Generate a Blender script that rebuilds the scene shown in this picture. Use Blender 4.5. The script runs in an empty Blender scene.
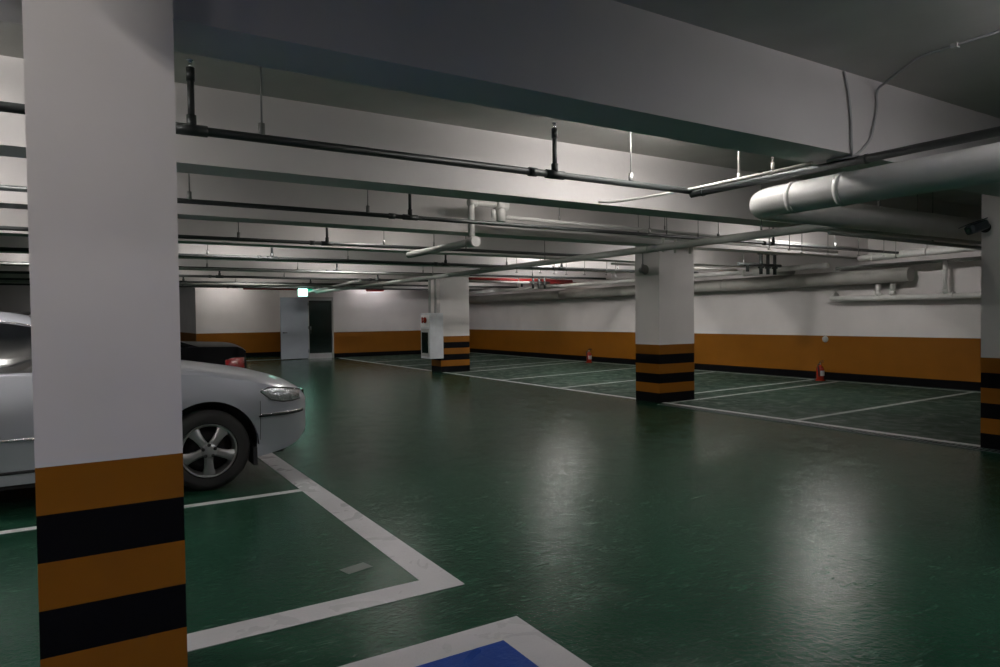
import bpy, bmesh, math, random
from mathutils import Vector, Matrix, Euler
random.seed(7)
C = bpy.context.scene.collection
PI = math.pi

# ------------------------------------------------------------ materials
def new_mat(name, col, rough=0.6, metal=0.0, spec=0.5, bump=0.0, bscale=30.0, vary=0.0, vscale=3.0, coat=0.0, emit=None, estr=0.0):
    m = bpy.data.materials.new(name); m.use_nodes = True
    nt = m.node_tree; b = nt.nodes['Principled BSDF']
    b.inputs['Base Color'].default_value = (*col, 1)
    b.inputs['Roughness'].default_value = rough
    b.inputs['Metallic'].default_value = metal
    b.inputs['Specular IOR Level'].default_value = spec
    b.inputs['Coat Weight'].default_value = coat
    b.inputs['Coat Roughness'].default_value = 0.05
    geo = nt.nodes.new('ShaderNodeNewGeometry')
    if vary > 0:
        n = nt.nodes.new('ShaderNodeTexNoise'); n.inputs['Scale'].default_value = vscale
        n.inputs['Detail'].default_value = 5
        nt.links.new(geo.outputs['Position'], n.inputs['Vector'])
        r = nt.nodes.new('ShaderNodeMapRange')
        r.inputs['From Min'].default_value = 0.3; r.inputs['From Max'].default_value = 0.7
        r.inputs['To Min'].default_value = 1 - vary; r.inputs['To Max'].default_value = 1 + vary
        nt.links.new(n.outputs['Fac'], r.inputs['Value'])
        mx = nt.nodes.new('ShaderNodeVectorMath'); mx.operation = 'SCALE'
        mx.inputs[0].default_value = col
        nt.links.new(r.outputs['Result'], mx.inputs['Scale'])
        nt.links.new(mx.outputs[0], b.inputs['Base Color'])
    if bump > 0:
        n = nt.nodes.new('ShaderNodeTexNoise'); n.inputs['Scale'].default_value = bscale
        n.inputs['Detail'].default_value = 4
        nt.links.new(geo.outputs['Position'], n.inputs['Vector'])
        bp = nt.nodes.new('ShaderNodeBump'); bp.inputs['Strength'].default_value = bump
        bp.inputs['Distance'].default_value = 0.01
        nt.links.new(n.outputs['Fac'], bp.inputs['Height'])
        nt.links.new(bp.outputs['Normal'], b.inputs['Normal'])
    if emit:
        b.inputs['Emission Color'].default_value = (*emit, 1)
        b.inputs['Emission Strength'].default_value = estr
    return m

def floor_mat(name, col, wear, wear_amt, rough):
    """glossy rolled epoxy: orange-peel bump, faint scuffs, scratches"""
    m = bpy.data.materials.new(name); m.use_nodes = True
    nt = m.node_tree; N = nt.nodes; L = nt.links; b = N['Principled BSDF']
    geo = N.new('ShaderNodeNewGeometry')
    def noise(scale, detail, vec=None, rough_=0.5, dist=0.0):
        n = N.new('ShaderNodeTexNoise'); n.inputs['Scale'].default_value = scale
        n.inputs['Detail'].default_value = detail; n.inputs['Roughness'].default_value = rough_
        n.inputs['Distortion'].default_value = dist
        L.new(vec or geo.outputs['Position'], n.inputs['Vector']); return n
    def ramp(src, a, c):
        r = N.new('ShaderNodeMapRange'); r.inputs['From Min'].default_value = a; r.inputs['From Max'].default_value = c
        L.new(src, r.inputs['Value']); return r.outputs['Result']
    big = noise(0.55, 4); mid = noise(4, 6, dist=1.0)
    mp = N.new('ShaderNodeMapping'); mp.inputs['Scale'].default_value = (1.0, 5.0, 1.0)
    mp.inputs['Rotation'].default_value = (0, 0, 0.5)
    L.new(geo.outputs['Position'], mp.inputs['Vector'])
    scr = noise(6.5, 8, mp.outputs['Vector'], 0.7, 2.0)
    scr2 = noise(32, 4, None, 0.65, 0.6)
    m1 = N.new('ShaderNodeMath'); m1.operation = 'MULTIPLY'
    L.new(ramp(scr.outputs['Fac'], 0.54, 0.68), m1.inputs[0]); L.new(ramp(mid.outputs['Fac'], 0.45, 0.65), m1.inputs[1])
    m1b = N.new('ShaderNodeMath'); m1b.operation = 'MULTIPLY'; m1b.inputs[1].default_value = wear_amt
    L.new(m1.outputs[0], m1b.inputs[0])
    sc = N.new('ShaderNodeMapRange'); sc.inputs['From Min'].default_value = .3; sc.inputs['From Max'].default_value = .7
    sc.inputs['To Min'].default_value = .78; sc.inputs['To Max'].default_value = 1.22
    L.new(big.outputs['Fac'], sc.inputs['Value'])
    cs = N.new('ShaderNodeVectorMath'); cs.operation = 'SCALE'; cs.inputs[0].default_value = col
    L.new(sc.outputs['Result'], cs.inputs['Scale'])
    mix = N.new('ShaderNodeMix'); mix.data_type = 'RGBA'
    mix.inputs['B'].default_value = (*wear, 1)
    L.new(m1b.outputs[0], mix.inputs['Factor']); L.new(cs.outputs[0], mix.inputs['A'])
    L.new(mix.outputs['Result'], b.inputs['Base Color'])
    rr = N.new('ShaderNodeMapRange'); rr.inputs['From Min'].default_value = .3; rr.inputs['From Max'].default_value = .7
    rr.inputs['To Min'].default_value = rough * .8; rr.inputs['To Max'].default_value = min(.8, rough * 2.4)
    L.new(mid.outputs['Fac'], rr.inputs['Value']); L.new(rr.outputs['Result'], b.inputs['Roughness'])
    b.inputs['Specular IOR Level'].default_value = 0.09
    b1 = N.new('ShaderNodeBump'); b1.inputs['Strength'].default_value = 0.7; b1.inputs['Distance'].default_value = 0.0036
    L.new(scr2.outputs['Fac'], b1.inputs['Height'])
    fine = noise(75, 2)
    b2 = N.new('ShaderNodeBump'); b2.inputs['Strength'].default_value = 0.6; b2.inputs['Distance'].default_value = 0.0018
    L.new(fine.outputs['Fac'], b2.inputs['Height']); L.new(b1.outputs['Normal'], b2.inputs['Normal'])
    L.new(b2.outputs['Normal'], b.inputs['Normal'])
    return m

M = dict(
    floor=floor_mat('green_epoxy', (0.0095, 0.043, 0.0250), (0.085, 0.135, 0.105), 0.95, 0.10),
    bayfloor=floor_mat('matt_bay_epoxy', (0.018, 0.037, 0.026), (0.055, 0.075, 0.065), 0.5, 0.5),
    paint=floor_mat('line_paint', (0.48, 0.47, 0.485), (0.33, 0.34, 0.34), 0.4, 0.22),
    thinpaint=floor_mat('thin_line_paint', (0.33, 0.345, 0.34), (0.16, 0.2, 0.18), 0.6, 0.27),
    blue=floor_mat('blue_floor_paint', (0.010, 0.045, 0.24), (0.15, 0.2, 0.35), 0.5, 0.2),
    wall=new_mat('wall_plaster', (0.66, 0.625, 0.615), 0.7, bump=0.12, bscale=22, vary=0.05, vscale=1.4),
    ceil=new_mat('ceiling_plaster', (0.53, 0.515, 0.485), 0.85, bump=0.2, bscale=14, vary=0.07, vscale=2.0),
    yellow=new_mat('ochre_paint', (0.19, 0.070, 0.0018), 0.6, spec=0.2, bump=0.08, bscale=22, vary=0.05),
    black=new_mat('black_paint', (0.0022, 0.0022, 0.003), 0.7, bump=0.08, spec=0.08),
    pipe_dark=new_mat('dark_steel_pipe', (0.045, 0.05, 0.05), 0.42, 0.3),
    pipe_grey=new_mat('grey_pvc', (0.36, 0.37, 0.35), 0.45, vary=0.06, vscale=6),
    pipe_white=new_mat('white_pvc', (0.60, 0.59, 0.57), 0.4, vary=0.05, vscale=5),
    pipe_red=new_mat('red_pipe_paint', (0.36, 0.02, 0.02), 0.45),
    lagging=new_mat('pipe_lagging', (0.40, 0.39, 0.36), 0.7, bump=0.25, bscale=9, vary=0.08),
    rod=new_mat('galvanised_rod', (0.30, 0.30, 0.29), 0.45, 0.5),
    rod_w=new_mat('white_rod', (0.62, 0.6, 0.57), 0.5),
    cable=new_mat('grey_cable', (0.42, 0.42, 0.42), 0.6),
    fixture=new_mat('fixture_white', (0.7, 0.7, 0.7), 0.4),
    carpaint=new_mat('silver_car_paint', (0.50, 0.515, 0.57), 0.34, 0.45, coat=0.6),
    blackpaint=new_mat('black_car_paint', (0.002, 0.002, 0.0025), 0.35, 0.0, spec=0.06, coat=0.0),
    carglass=new_mat('dark_car_glass', (0.006, 0.007, 0.009), 0.08, 0.0, coat=1.0),
    rubber=new_mat('tyre_rubber', (0.010, 0.010, 0.010), 0.75),
    dark=new_mat('dark_plastic', (0.008, 0.008, 0.009), 0.65),
    alloy=new_mat('alloy_rim', (0.40, 0.40, 0.40), 0.32, 0.8),
    camgrey=new_mat('blue_grey_camera', (0.035, 0.045, 0.055), 0.4),
    chrome=new_mat('chrome', (0.7, 0.7, 0.72), 0.12, 1.0),
    lamp=new_mat('headlamp_lens', (0.55, 0.56, 0.58), 0.12, 0.7, bump=0.9, bscale=55, coat=1.0),
    tail=new_mat('tail_lamp_red', (0.22, 0.004, 0.005), 0.2, 0.0, bump=0.8, bscale=70, coat=0.8),
    doorp=new_mat('blue_grey_door', (0.30, 0.33, 0.38), 0.45, vary=0.04),
    frame=new_mat('door_frame_grey', (0.34, 0.34, 0.33), 0.4),
    doorglass=new_mat('dark_green_glass', (0.004, 0.012, 0.010), 0.12),
    steelplate=new_mat('brushed_threshold', (0.55, 0.56, 0.58), 0.3, 0.8),
    cabinet=new_mat('cabinet_enamel', (0.55, 0.57, 0.60), 0.35, vary=0.08, vscale=8),
    red=new_mat('extinguisher_red', (0.24, 0.018, 0.008), 0.2, coat=0.8),
    grate=new_mat('drain_steel', (0.07, 0.08, 0.085), 0.4, 0.6),
    tube=new_mat('fluorescent_tube', (0.9, 0.9, 0.9), 0.4, emit=(1.0, 0.965, 0.93), estr=150.0),
    tube_cool=new_mat('cool_fluorescent_tube', (0.9, 0.9, 0.9), 0.4, emit=(0.97, 0.965, 1.0), estr=140.0),
    tube_dim=new_mat('dim_fluorescent_tube', (0.9, 0.9, 0.9), 0.4, emit=(1.0, 0.95, 0.90), estr=78.0),  # same kind of tube at lower emission
    tube_weak=new_mat('weak_fluorescent_tube', (0.9, 0.9, 0.9), 0.4, emit=(0.98, 0.96, 0.98), estr=50.0),
    exitface=new_mat('exit_sign_face', (0.8, 0.95, 0.9), 0.4, emit=(0.42, 1.0, 0.78), estr=7.0),
    glaregreen=new_mat('sign_glare_green', (0.0, 0.25, 0.12), 0.4, emit=(0.0, 0.8, 0.4), estr=0.5),  # glow colour of the glare block beside the sign
    patch=new_mat('grey_patch', (0.09, 0.11, 0.10), 0.4),
)
def setstr(m, e): M[m].node_tree.nodes['Principled BSDF'].inputs['Emission Strength'].default_value = e

# ------------------------------------------------------------ helpers
def tag(o, label=None, cat=None, group=None, kind=None):
    if label: o['label'] = label
    if cat: o['category'] = cat
    if group: o['group'] = group
    if kind: o['kind'] = kind
    return o

def link(name, bm, mats, parent=None, smooth=False):
    me = bpy.data.meshes.new(name); bmesh.ops.recalc_face_normals(bm, faces=bm.faces); bm.to_mesh(me); bm.free()
    if not isinstance(mats, (list, tuple)): mats = [mats]
    for m in mats: me.materials.append(M[m] if isinstance(m, str) else m)
    if smooth:
        for p in me.polygons: p.use_smooth = True
    o = bpy.data.objects.new(name, me); C.objects.link(o)
    if parent is not None: o.parent = parent
    return o

def sharp(o, deg=40):
    """smooth shading with edges above the angle kept sharp"""
    me = o.data
    for p in me.polygons: p.use_smooth = True
    me.set_sharp_from_angle(angle=math.radians(deg)); return o

def empty(name, loc=(0, 0, 0), rz=0):
    o = bpy.data.objects.new(name, None); C.objects.link(o); o.location = loc; o.rotation_euler = (0, 0, rz)
    o.empty_display_size = 0.2
    return o

def box(bm, x0, x1, y0, y1, z0, z1, mi=0, bev=0.0, mat=None):
    vs = [bm.verts.new((x, y, z)) for z in (z0, z1) for y in (y0, y1) for x in (x0, x1)]
    fs = [(0, 2, 3, 1), (4, 5, 7, 6), (0, 1, 5, 4), (2, 6, 7, 3), (0, 4, 6, 2), (1, 3, 7, 5)]
    faces = [bm.faces.new([vs[i] for i in f]) for f in fs]
    for f in faces: f.material_index = mi
    if bev > 0:
        es = list({e for f in faces for e in f.edges})
        bmesh.ops.bevel(bm, geom=es, offset=bev, segments=2, profile=0.5, affect='EDGES')
    if mat is not None: bmesh.ops.transform(bm, matrix=mat, verts=vs)
    return faces

def tube(bm, pts, r, seg=12, cap=True, mi=0):
    """tube of constant radius through pts, mitred"""
    pts = [Vector(p) for p in pts]; rings = []
    n = len(pts); prev = None
    for i, p in enumerate(pts):
        if i == 0: t = pts[1] - p
        elif i == n - 1: t = p - pts[-2]
        else: t = (pts[i + 1] - p).normalized() + (p - pts[i - 1]).normalized()
        t.normalize()
        if prev is None:
            a = Vector((0, 0, 1)) if abs(t.z) < 0.9 else Vector((1, 0, 0))
            u = t.cross(a).normalized()
        else:
            u = (prev - t * prev.dot(t)).normalized()
        prev = u; w = t.cross(u)
        rr = r[i] if isinstance(r, (list, tuple)) else r
        rings.append([bm.verts.new(p + (u * math.cos(2 * PI * k / seg) + w * math.sin(2 * PI * k / seg)) * rr) for k in range(seg)])
    for a, b in zip(rings[:-1], rings[1:]):
        for k in range(seg):
            f = bm.faces.new((a[k], a[(k + 1) % seg], b[(k + 1) % seg], b[k])); f.smooth = True; f.material_index = mi
    if cap:
        for ring in (rings[0], rings[-1]):
            f = bm.faces.new(ring); f.material_index = mi

def bend(pts, rad, n=6):
    """round the corners of a polyline"""
    pts = [Vector(p) for p in pts]; out = [pts[0]]
    for i in range(1, len(pts) - 1):
        a = (pts[i - 1] - pts[i]).normalized(); b = (pts[i + 1] - pts[i]).normalized()
        p0 = pts[i] + a * rad; p1 = pts[i] + b * rad
        for k in range(n + 1):
            t = k / n; out.append(p0 * (1 - t) ** 2 + pts[i] * 2 * t * (1 - t) + p1 * t * t)
    out.append(pts[-1]); return out

def cyl(bm, a, b, r, seg=12, mi=0): tube(bm, [a, b], r, seg, True, mi)

def lathe(bm, prof, seg=32, axis='Y', origin=(0, 0, 0), mi=0, cap=True):
    """profile [(r, h)] turned about an axis"""
    o = Vector(origin); rings = []
    for r, h in prof:
        ring = []
        for k in range(seg):
            c, s = math.cos(2 * PI * k / seg) * r, math.sin(2 * PI * k / seg) * r
            ring.append(bm.verts.new(o + (Vector((c, h, s)) if axis == 'Y' else Vector((c, s, h)))))
        rings.append(ring)
    for a, b in zip(rings[:-1], rings[1:]):
        for k in range(seg):
            f = bm.faces.new((a[k], a[(k + 1) % seg], b[(k + 1) % seg], b[k])); f.material_index = mi; f.smooth = True
    for ring, (r, h) in ((rings[0], prof[0]), (rings[-1], prof[-1])):
        if cap and r > 1e-4:
            f = bm.faces.new(ring); f.material_index = mi

def prism(bm, poly, fn, d0, d1, mi=0):
    """polygon extruded; fn(a, b, d) -> xyz"""
    A = [bm.verts.new(fn(a, b, d0)) for a, b in poly]; B = [bm.verts.new(fn(a, b, d1)) for a, b in poly]
    n = len(poly)
    for f in ([bm.faces.new(A), bm.faces.new(B)] + [bm.faces.new((A[i], A[(i + 1) % n], B[(i + 1) % n], B[i])) for i in range(n)]):
        f.material_index = mi

def BM(): return bmesh.new()
def struct(o): o['kind'] = 'structure'; return o

# ------------------------------------------------------------ the room
ZC, ZB = 3.30, 2.70            # ceiling, underside of the beams
XW, YB = 14.50, 26.20          # right wall, door wall
XL, YN = -11.0, -7.0           # unseen left wall, wall behind the camera
YL = 29.4                      # the recessed wall left of the door

bm = BM(); box(bm, XL - .3, XW + .3, YN - .3, 36.3, -0.30, 0.0); struct(link('floor', bm, 'floor'))
bm = BM(); box(bm, XL - .3, XW + .3, YN - .3, 36.3, ZC, ZC + .3); struct(link('ceiling', bm, 'ceil'))

BAND = [(0.0, 0.17, 2), (0.17, 1.0, 1), (1.0, ZC, 0)]
def painted_wall(name, segs):
    bm = BM()
    for (x0, x1, y0, y1) in segs:
        for z0, z1, mi in BAND: box(bm, x0, x1, y0, y1, z0, z1, mi)
    return struct(link(name, bm, ['wall', 'yellow', 'black']))
painted_wall('wall_right', [(XW, XW + .3, YN, YB)])
DX0, DX1, DZ = 7.42, 8.44, 2.37
w = painted_wall('wall_back', [(DX1, XW + .3, YB, YB + .25), (7.17, DX0, YB, YB + .25), (7.17, 7.42, YB + .25, YL)])
bm = BM(); box(bm, DX0, DX1, YB, YB + .25, DZ, ZC); struct(link('wall_over_door', bm, 'wall'))
painted_wall('wall_recess', [(3.90, 7.17, YL, YL + .3), (3.90, 4.2, YL + .3, 36)])
painted_wall('wall_far', [(XL, 3.9, 35.7, 36.0)])
painted_wall('wall_left', [(XL - .3, XL, YN, 36)])
painted_wall('wall_near', [(XL, XW, YN - .3, YN)])
# stair lobby behind the glazed door: closed dark box
bm = BM()
box(bm, 7.45, 7.60, YB + .25, 28.9, 0, ZC); box(bm, 8.9, 9.05, YB + .25, 28.9, 0, ZC); box(bm, 7.6, 8.9, 28.8, 28.9, 0, ZC)
struct(link('wall_lobby', bm, 'wall'))

# concrete beams across the hall, all alike
beam_ys = [(-5.4, -5.0), (-2.6, -2.2), (0.15, 0.52), (3.0, 3.36), (5.68, 6.06), (8.40, 8.78), (11.18, 11.56), (13.96, 14.34),
           (16.74, 17.12), (19.50, 19.88), (22.25, 22.63), (24.9, 25.28)]
ordn = ['', '', '', 'nearest to the viewer, crossing the top of the picture', 'second in line, behind the first sprinkler pipe',
        'third in line, resting on the middle striped column', 'fourth in line from the front', 'fifth in line from the front',
        'sixth in line, resting on the column with the hydrant cabinet', 'seventh in line from the front',
        'eighth in line from the front', 'last in line, just before the door wall']
for i, (a, b) in enumerate(beam_ys):
    bm = BM(); box(bm, XL, XW, a, b, ZB, ZC + .02, bev=0.0)
    o = link('ceiling_beam', bm, 'wall')
    tag(o, ('white painted concrete ceiling beam, ' + ordn[i]) if ordn[i] else
        'white painted concrete ceiling beam out of view behind the camera', 'beam', 'concrete ceiling beams', 'structure')

# striped columns
def column(x0, x1, y0, y1, label):
    bm = BM()
    for k in range(6): box(bm, x0, x1, y0, y1, k / 6, (k + 1) / 6, 2 if k % 2 == 0 else 1)
    box(bm, x0, x1, y0, y1, 1.0, ZC + .01, 0)
    bmesh.ops.remove_doubles(bm, verts=bm.verts, dist=1e-5)
    o = link('column', bm, ['wall', 'yellow', 'black'])
    tag(o, label, 'column', 'striped concrete columns', 'structure'); return o
column(-0.145, 0.32, 2.83, 3.36, 'large white column nearest the viewer with ochre and black bands on its foot')
column(8.44, 9.29, 8.52, 9.11, 'white column with ochre and black bands in the middle of the hall, round speaker on it')
column(8.44, 9.35, 16.86, 17.45, 'white banded column with the hydrant cabinet mounted on its side')
column(8.44, 9.30, 3.02, 3.62, 'white banded column at the right edge with a security camera on it')

# ------------------------------------------------------------ floor markings
def strip(bm, p, q, w, z=0.003, ext=0.0):
    p = Vector((*p, 0)); q = Vector((*q, 0)); d = (q - p).normalized(); n = Vector((-d.y, d.x, 0)) * w / 2
    p = p - d * ext; q = q + d * ext
    lo = [bm.verts.new(v) for v in (p - n, q - n, q + n, p + n)]
    hi = [bm.verts.new(v.co + Vector((0, 0, z))) for v in lo]
    bm.faces.new(hi)
    for i in range(4): bm.faces.new((lo[i], lo[(i + 1) % 4], hi[(i + 1) % 4], hi[i]))
def marking(label, polys, mat='paint', z=0.003):
    bm = BM()
    for a in polys: strip(bm, a[0], a[1], a[2], z)
    o = link('floor_marking', bm, mat); tag(o, label, 'floor marking', 'painted floor markings', 'structure'); return o
marking('thick white line along the front of the left parking bays', [((1.715, 3.355), (1.715, 8.6), .19)])
marking('thick white line across the floor from the near column to the left bay corner', [((-8, 3.45), (1.62, 3.45), .19)])
marking('thin white line on the floor beside the silver car', [((-8, 6.01), (1.62, 6.01), .085)])
marking('thin white line beyond the silver car', [((-8, 8.55), (1.62, 8.55), .09), ((1.715, 8.6), (1.715, 25.0), .10)], 'thinpaint')
marking('far thin white line near the recessed wall', [((2.5, 26.6), (7.1, 26.6), .12)], 'thinpaint')
# blue bay at the bottom
bm = BM(); strip(bm, (-1.2, 2.76), (1.83, 2.76), .18); strip(bm, (1.735, 2.67), (1.735, -1.5), .19)
tag(link('floor_marking', bm, 'paint'), 'broad white border around the blue bay at the bottom', 'floor marking', 'painted floor markings', 'structure')
bm = BM(); box(bm, -1.2, 1.64, -1.5, 2.67, 0, 0.002)
tag(link('floor_marking', bm, 'blue'), 'blue painted parking bay floor at the bottom edge', 'floor marking', 'painted floor markings', 'structure')
# right-hand bays
bm = BM(); box(bm, 8.50, XW, -3, YB, -.001, .0015); bmesh.ops.delete(bm, geom=[f for f in bm.faces if f.normal.z < -.5], context='FACES_ONLY')
tag(link('floor_bays', bm, 'bayfloor'), 'duller green floor of the right-hand parking bays', 'floor', None, 'structure')
marking('long white line along the front of the right parking bays', [((8.54, -3), (8.54, 25.8), .10)])
marking('white line running along the foot of the right wall', [((14.28, -3), (14.28, 25.9), .09)], 'thinpaint')
seps = [((8.6, 6.0), (14.2, 6.22), 'white bay line nearest the right column'), ((8.6, 8.42), (14.2, 8.9), 'white bay line in front of the middle column'),
        ((9.3, 9.14), (14.2, 9.5), 'white bay line starting behind the middle column'), ((8.6, 11.57), (14.2, 12.35), 'first white bay line left of the middle column'),
        ((8.6, 13.9), (14.2, 14.8), 'second white bay line left of the middle column'), ((8.6, 16.45), (14.2, 17.9), 'white bay line at the foot of the cabinet column'),
        ((9.3, 17.6), (14.2, 18.7), 'white bay line starting behind the cabinet column'), ((8.6, 20.0), (14.2, 20.9), 'far white bay line beyond the cabinet column'),
        ((8.6, 22.5), (14.2, 23.3), 'farthest white bay line near the door wall')]
for p, q, l in seps: marking(l, [(p, q, .09)], 'thinpaint')

# drain grating strip beside the long right line
g = empty('drain_channel', (8.34, 0, 0)); tag(g, 'dark slotted drain channel in the floor along the right bay line', 'drain')
bm = BM()
box(bm, -.085, -.07, -2.0, 8.4, -.01, .006); box(bm, .07, .085, -2.0, 8.4, -.01, .006); link('frame', bm, 'grate', g)
bm = BM()
y = -2.0
while y < 8.4:
    box(bm, -.07, .07, y, y + .03, -.005, .004); y += .06
link('grating', bm, 'grate', g)
bm = BM(); box(bm, -.085, .085, -.05, .05, 0, .003)
o = link('floor_patch', bm, 'patch'); o.location = (1.38, 3.93, 0); o.rotation_euler = (0, 0, .25)
tag(o, 'small grey rectangular patch on the green floor of the left bay', 'patch')

# ------------------------------------------------------------ cars
def lerp_tab(tab, u):
    if u <= tab[0][0]: return tab[0][1]
    for (a, va), (b, vb) in zip(tab[:-1], tab[1:]):
        if u <= b:
            t = (u - a) / (b - a); return va + (vb - va) * t
    return tab[-1][1]
def smooth_tab(tab, u):
    return (lerp_tab(tab, u - .06) + 2 * lerp_tab(tab, u) + lerp_tab(tab, u + .06)) / 4

LEN = 5.15
HOOD = [(0, .80), (.06, .86), (.2, .925), (.5, 1.015), (1.0, 1.105), (1.45, 1.165), (4.40, 1.24), (4.55, 1.235), (5.06, 1.21), (5.12, 1.20), (LEN, 1.15)]
SHLD = [(0, .70), (.10, .77), (.3, .86), (.6, .945), (1.0, 1.02), (1.5, 1.07), (2.5, 1.095), (4.2, 1.15), (4.5, 1.19), (5.0, 1.18), (5.10, 1.165), (LEN, 1.10)]
WID = [(0, .48), (.04, .59), (.10, .68), (.2, .77), (.35, .85), (.6, .925), (1.0, .955), (2.5, .965), (4.2, .955), (4.7, .94), (4.95, .925), (5.08, .89), (LEN, .78)]
LOW = [(0, .42), (.08, .35), (.2, .29), (.5, .24), (4.6, .24), (5.0, .30), (LEN, .38)]
ROOF = [(1.40, 1.15), (1.7, 1.31), (2.0, 1.455), (2.25, 1.555), (2.45, 1.60), (2.9, 1.635), (3.4, 1.625), (3.75, 1.565), (4.05, 1.45), (4.42, 1.255), (4.58, 1.19)]
WHEELS = (.97, 3.96); WR = .355; AR = .425
def low_at(u):
    z = lerp_tab(LOW, u)
    for wu in WHEELS:
        d = abs(u - wu)
        if d < AR: z = max(z, .365 + math.sqrt(AR * AR - d * d))
    return z
def bulge(z):
    return lerp_tab([(.2, .93), (.35, .965), (.6, 1.0), (.75, .998), (.9, .978), (1.1, .945)], z)
def side_y(u, z): return smooth_tab(WID, u) * bulge(z)
def half_section(u):
    lo, sh, top, w = low_at(u), smooth_tab(SHLD, u), smooth_tab(HOOD, u), smooth_tab(WID, u)
    pts = []
    for t in (0, .12, .3, .5, .7, .85, 1.0):
        z = lo + (sh - lo) * t; pts.append((w * bulge(z), z))
    ys = w * bulge(sh)
    for t in (.06, .16, .32, .5, .7, .85, 1.0):
        a = t * PI / 2
        yy = ys * (1 - t) ; zz = sh + (top - sh) * (math.sin(a) ** .62)
        pts.append((yy + ys * .04 * math.sin(PI * t), zz))
    return pts
def car(name, label, paint, loc, rz):
    root = empty(name, loc, rz); tag(root, label, 'car')
    # body shell; local x = length/2 - u, nose towards +x, side facing the viewer at -y
    X = lambda u: LEN / 2 - u
    us = sorted(set([0, .02, .05, .1, .16, .24, .34, .45] + [i * .12 for i in range(5, 43)] +
                    [wu + AR * math.sin(PI * k / 28) for wu in WHEELS for k in range(-14, 15)] + [5.0, 5.06, 5.1, 5.13, LEN]))
    us = [u for u in us if 0 <= u <= LEN]
    clean = [us[0]]
    for u in us[1:]:
        if u - clean[-1] > .006: clean.append(u)
    us = clean
    bm = BM(); rings = []
    for u in us:
        h = half_section(u)
        ring = [bm.verts.new((X(u), -y, z)) for y, z in h] + [bm.verts.new((X(u), y, z)) for y, z in reversed(h[:-1])]
        rings.append(ring)
    for a, b in zip(rings[:-1], rings[1:]):
        for k in range(len(a) - 1): bm.faces.new((a[k], a[k + 1], b[k + 1], b[k]))
    bm.faces.new(rings[0]); bm.faces.new(rings[-1])
    # underside between the arches
    body = link('body', bm, paint, root); sharp(body, 38)
    # dark floor and wheel wells
    bm = BM()
    box(bm, X(4.9), X(.25), -.62, .62, .22, .78)
    box(bm, X(3.5), X(1.5), -.86, .86, .20, .60)
    link('underbody', bm, 'dark', root)
    for wu in WHEELS:
        for s in (-1, 1):
            bm = BM()
            for k in range(14):
                a0, a1 = PI * k / 14, PI * (k + 1) / 14
                r = AR + .004
                vs = []
                for a, yy in ((a0, .60), (a1, .60), (a1, .925), (a0, .925)):
                    vs.append(bm.verts.new((X(wu) + r * math.cos(a), s * yy, .365 + r * math.sin(a))))
                bm.faces.new(vs)
            link('arch_liner', bm, 'dark', root)
    # greenhouse
    gu = [1.40, 1.55, 1.7, 1.85, 2.0, 2.12, 2.25, 2.35, 2.45, 2.6, 2.9, 3.2, 3.4, 3.6, 3.75, 3.9, 4.05, 4.2, 4.42, 4.58]
    def gy(u):  # half widths: belt, roof edge
        t = min(1, max(0, (u - 1.4) / 1.0)) if u < 3 else min(1, max(0, (4.58 - u) / .9))
        return .885 - .03 * (1 - t), .885 - .22 * t
    def gz(u): return smooth_tab(SHLD, u) - .01, smooth_tab(ROOF, u)
    bm = BM(); rings = []
    for u in gu:
        yb, yr = gy(u); zb, zt = gz(u); ze = zb + (zt - zb) * .88
        h = [(yb, zb), (yb + (yr - yb) * .5 + .01, (zb + ze) / 2), (yr, ze), (yr * .86, zb + (zt - zb) * .965), (yr * .45, zt - .004), (0, zt)]
        rings.append([bm.verts.new((X(u), -y, z)) for y, z in h] + [bm.verts.new((X(u), y, z)) for y, z in reversed(h[:-1])])
    for a, b in zip(rings[:-1], rings[1:]):
        for k in range(len(a) - 1): bm.faces.new((a[k], a[k + 1], b[k + 1], b[k]))
    bm.faces.new(rings[0]); bm.faces.new(rings[-1])
    sharp(link('roof', bm, paint, root), 35)
    # glass
    def side_win(u0, u1, s, lo=.07, hi=.93):
        n = 10; A = []; B = []
        bm = BM()
        for i in range(n + 1):
            u = u0 + (u1 - u0) * i / n; yb, yr = gy(u); zb, zt = gz(u); ze = zb + (zt - zb) * .88
            def pt(t):
                z = zb + (ze - zb) * t; y = yb + (yr - yb) * t + .02 * math.sin(PI * t) * 1.0 + .006
                return bm.verts.new((X(u), s * y, z))
            A.append([pt(lo), pt(.3), pt(.5), pt(.7), pt(hi)])
        for a, b in zip(A[:-1], A[1:]):
            for k in range(4): bm.faces.new((a[k], a[k + 1], b[k + 1], b[k]))
        return bm
    def trim_line(u0, u1, s, t):
        bm = BM(); pts = []
        for i in range(13):
            u = u0 + (u1 - u0) * i / 12; yb, yr = gy(u); zb, zt = gz(u); ze = zb + (zt - zb) * .88
            pts.append((X(u), s * (yb + (yr - yb) * t + .02 * math.sin(PI * t) + .008), zb + (ze - zb) * t))
        tube(bm, pts, .007, 6); return bm
    for s in (-1, 1):
        link('side_window', side_win(1.85, 2.92, s), 'carglass', root, True)
        link('side_window', side_win(3.0, 4.0, s), 'carglass', root, True)
        link('window_trim', trim_line(1.7, 4.1, s, .96), 'chrome', root, True)
    def cross_win(u0, u1):
        bm = BM(); A = []
        for i in range(7):
            u = u0 + (u1 - u0) * i / 6; yb, yr = gy(u); zb, zt = gz(u)
            A.append([bm.verts.new((X(u), y, (zt if abs(y) < yr * .5 else zt - .012) + .012)) for y in [yr * .84 * k / 4 for k in range(-4, 5)]])
        for a, b in zip(A[:-1], A[1:]):
            for k in range(8): bm.faces.new((a[k], a[k + 1], b[k + 1], b[k]))
        return bm
    link('windscreen', cross_win(1.46, 2.28), 'carglass', root, True)
    link('rear_window', cross_win(3.78, 4.44), 'carglass', root, True)
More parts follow.
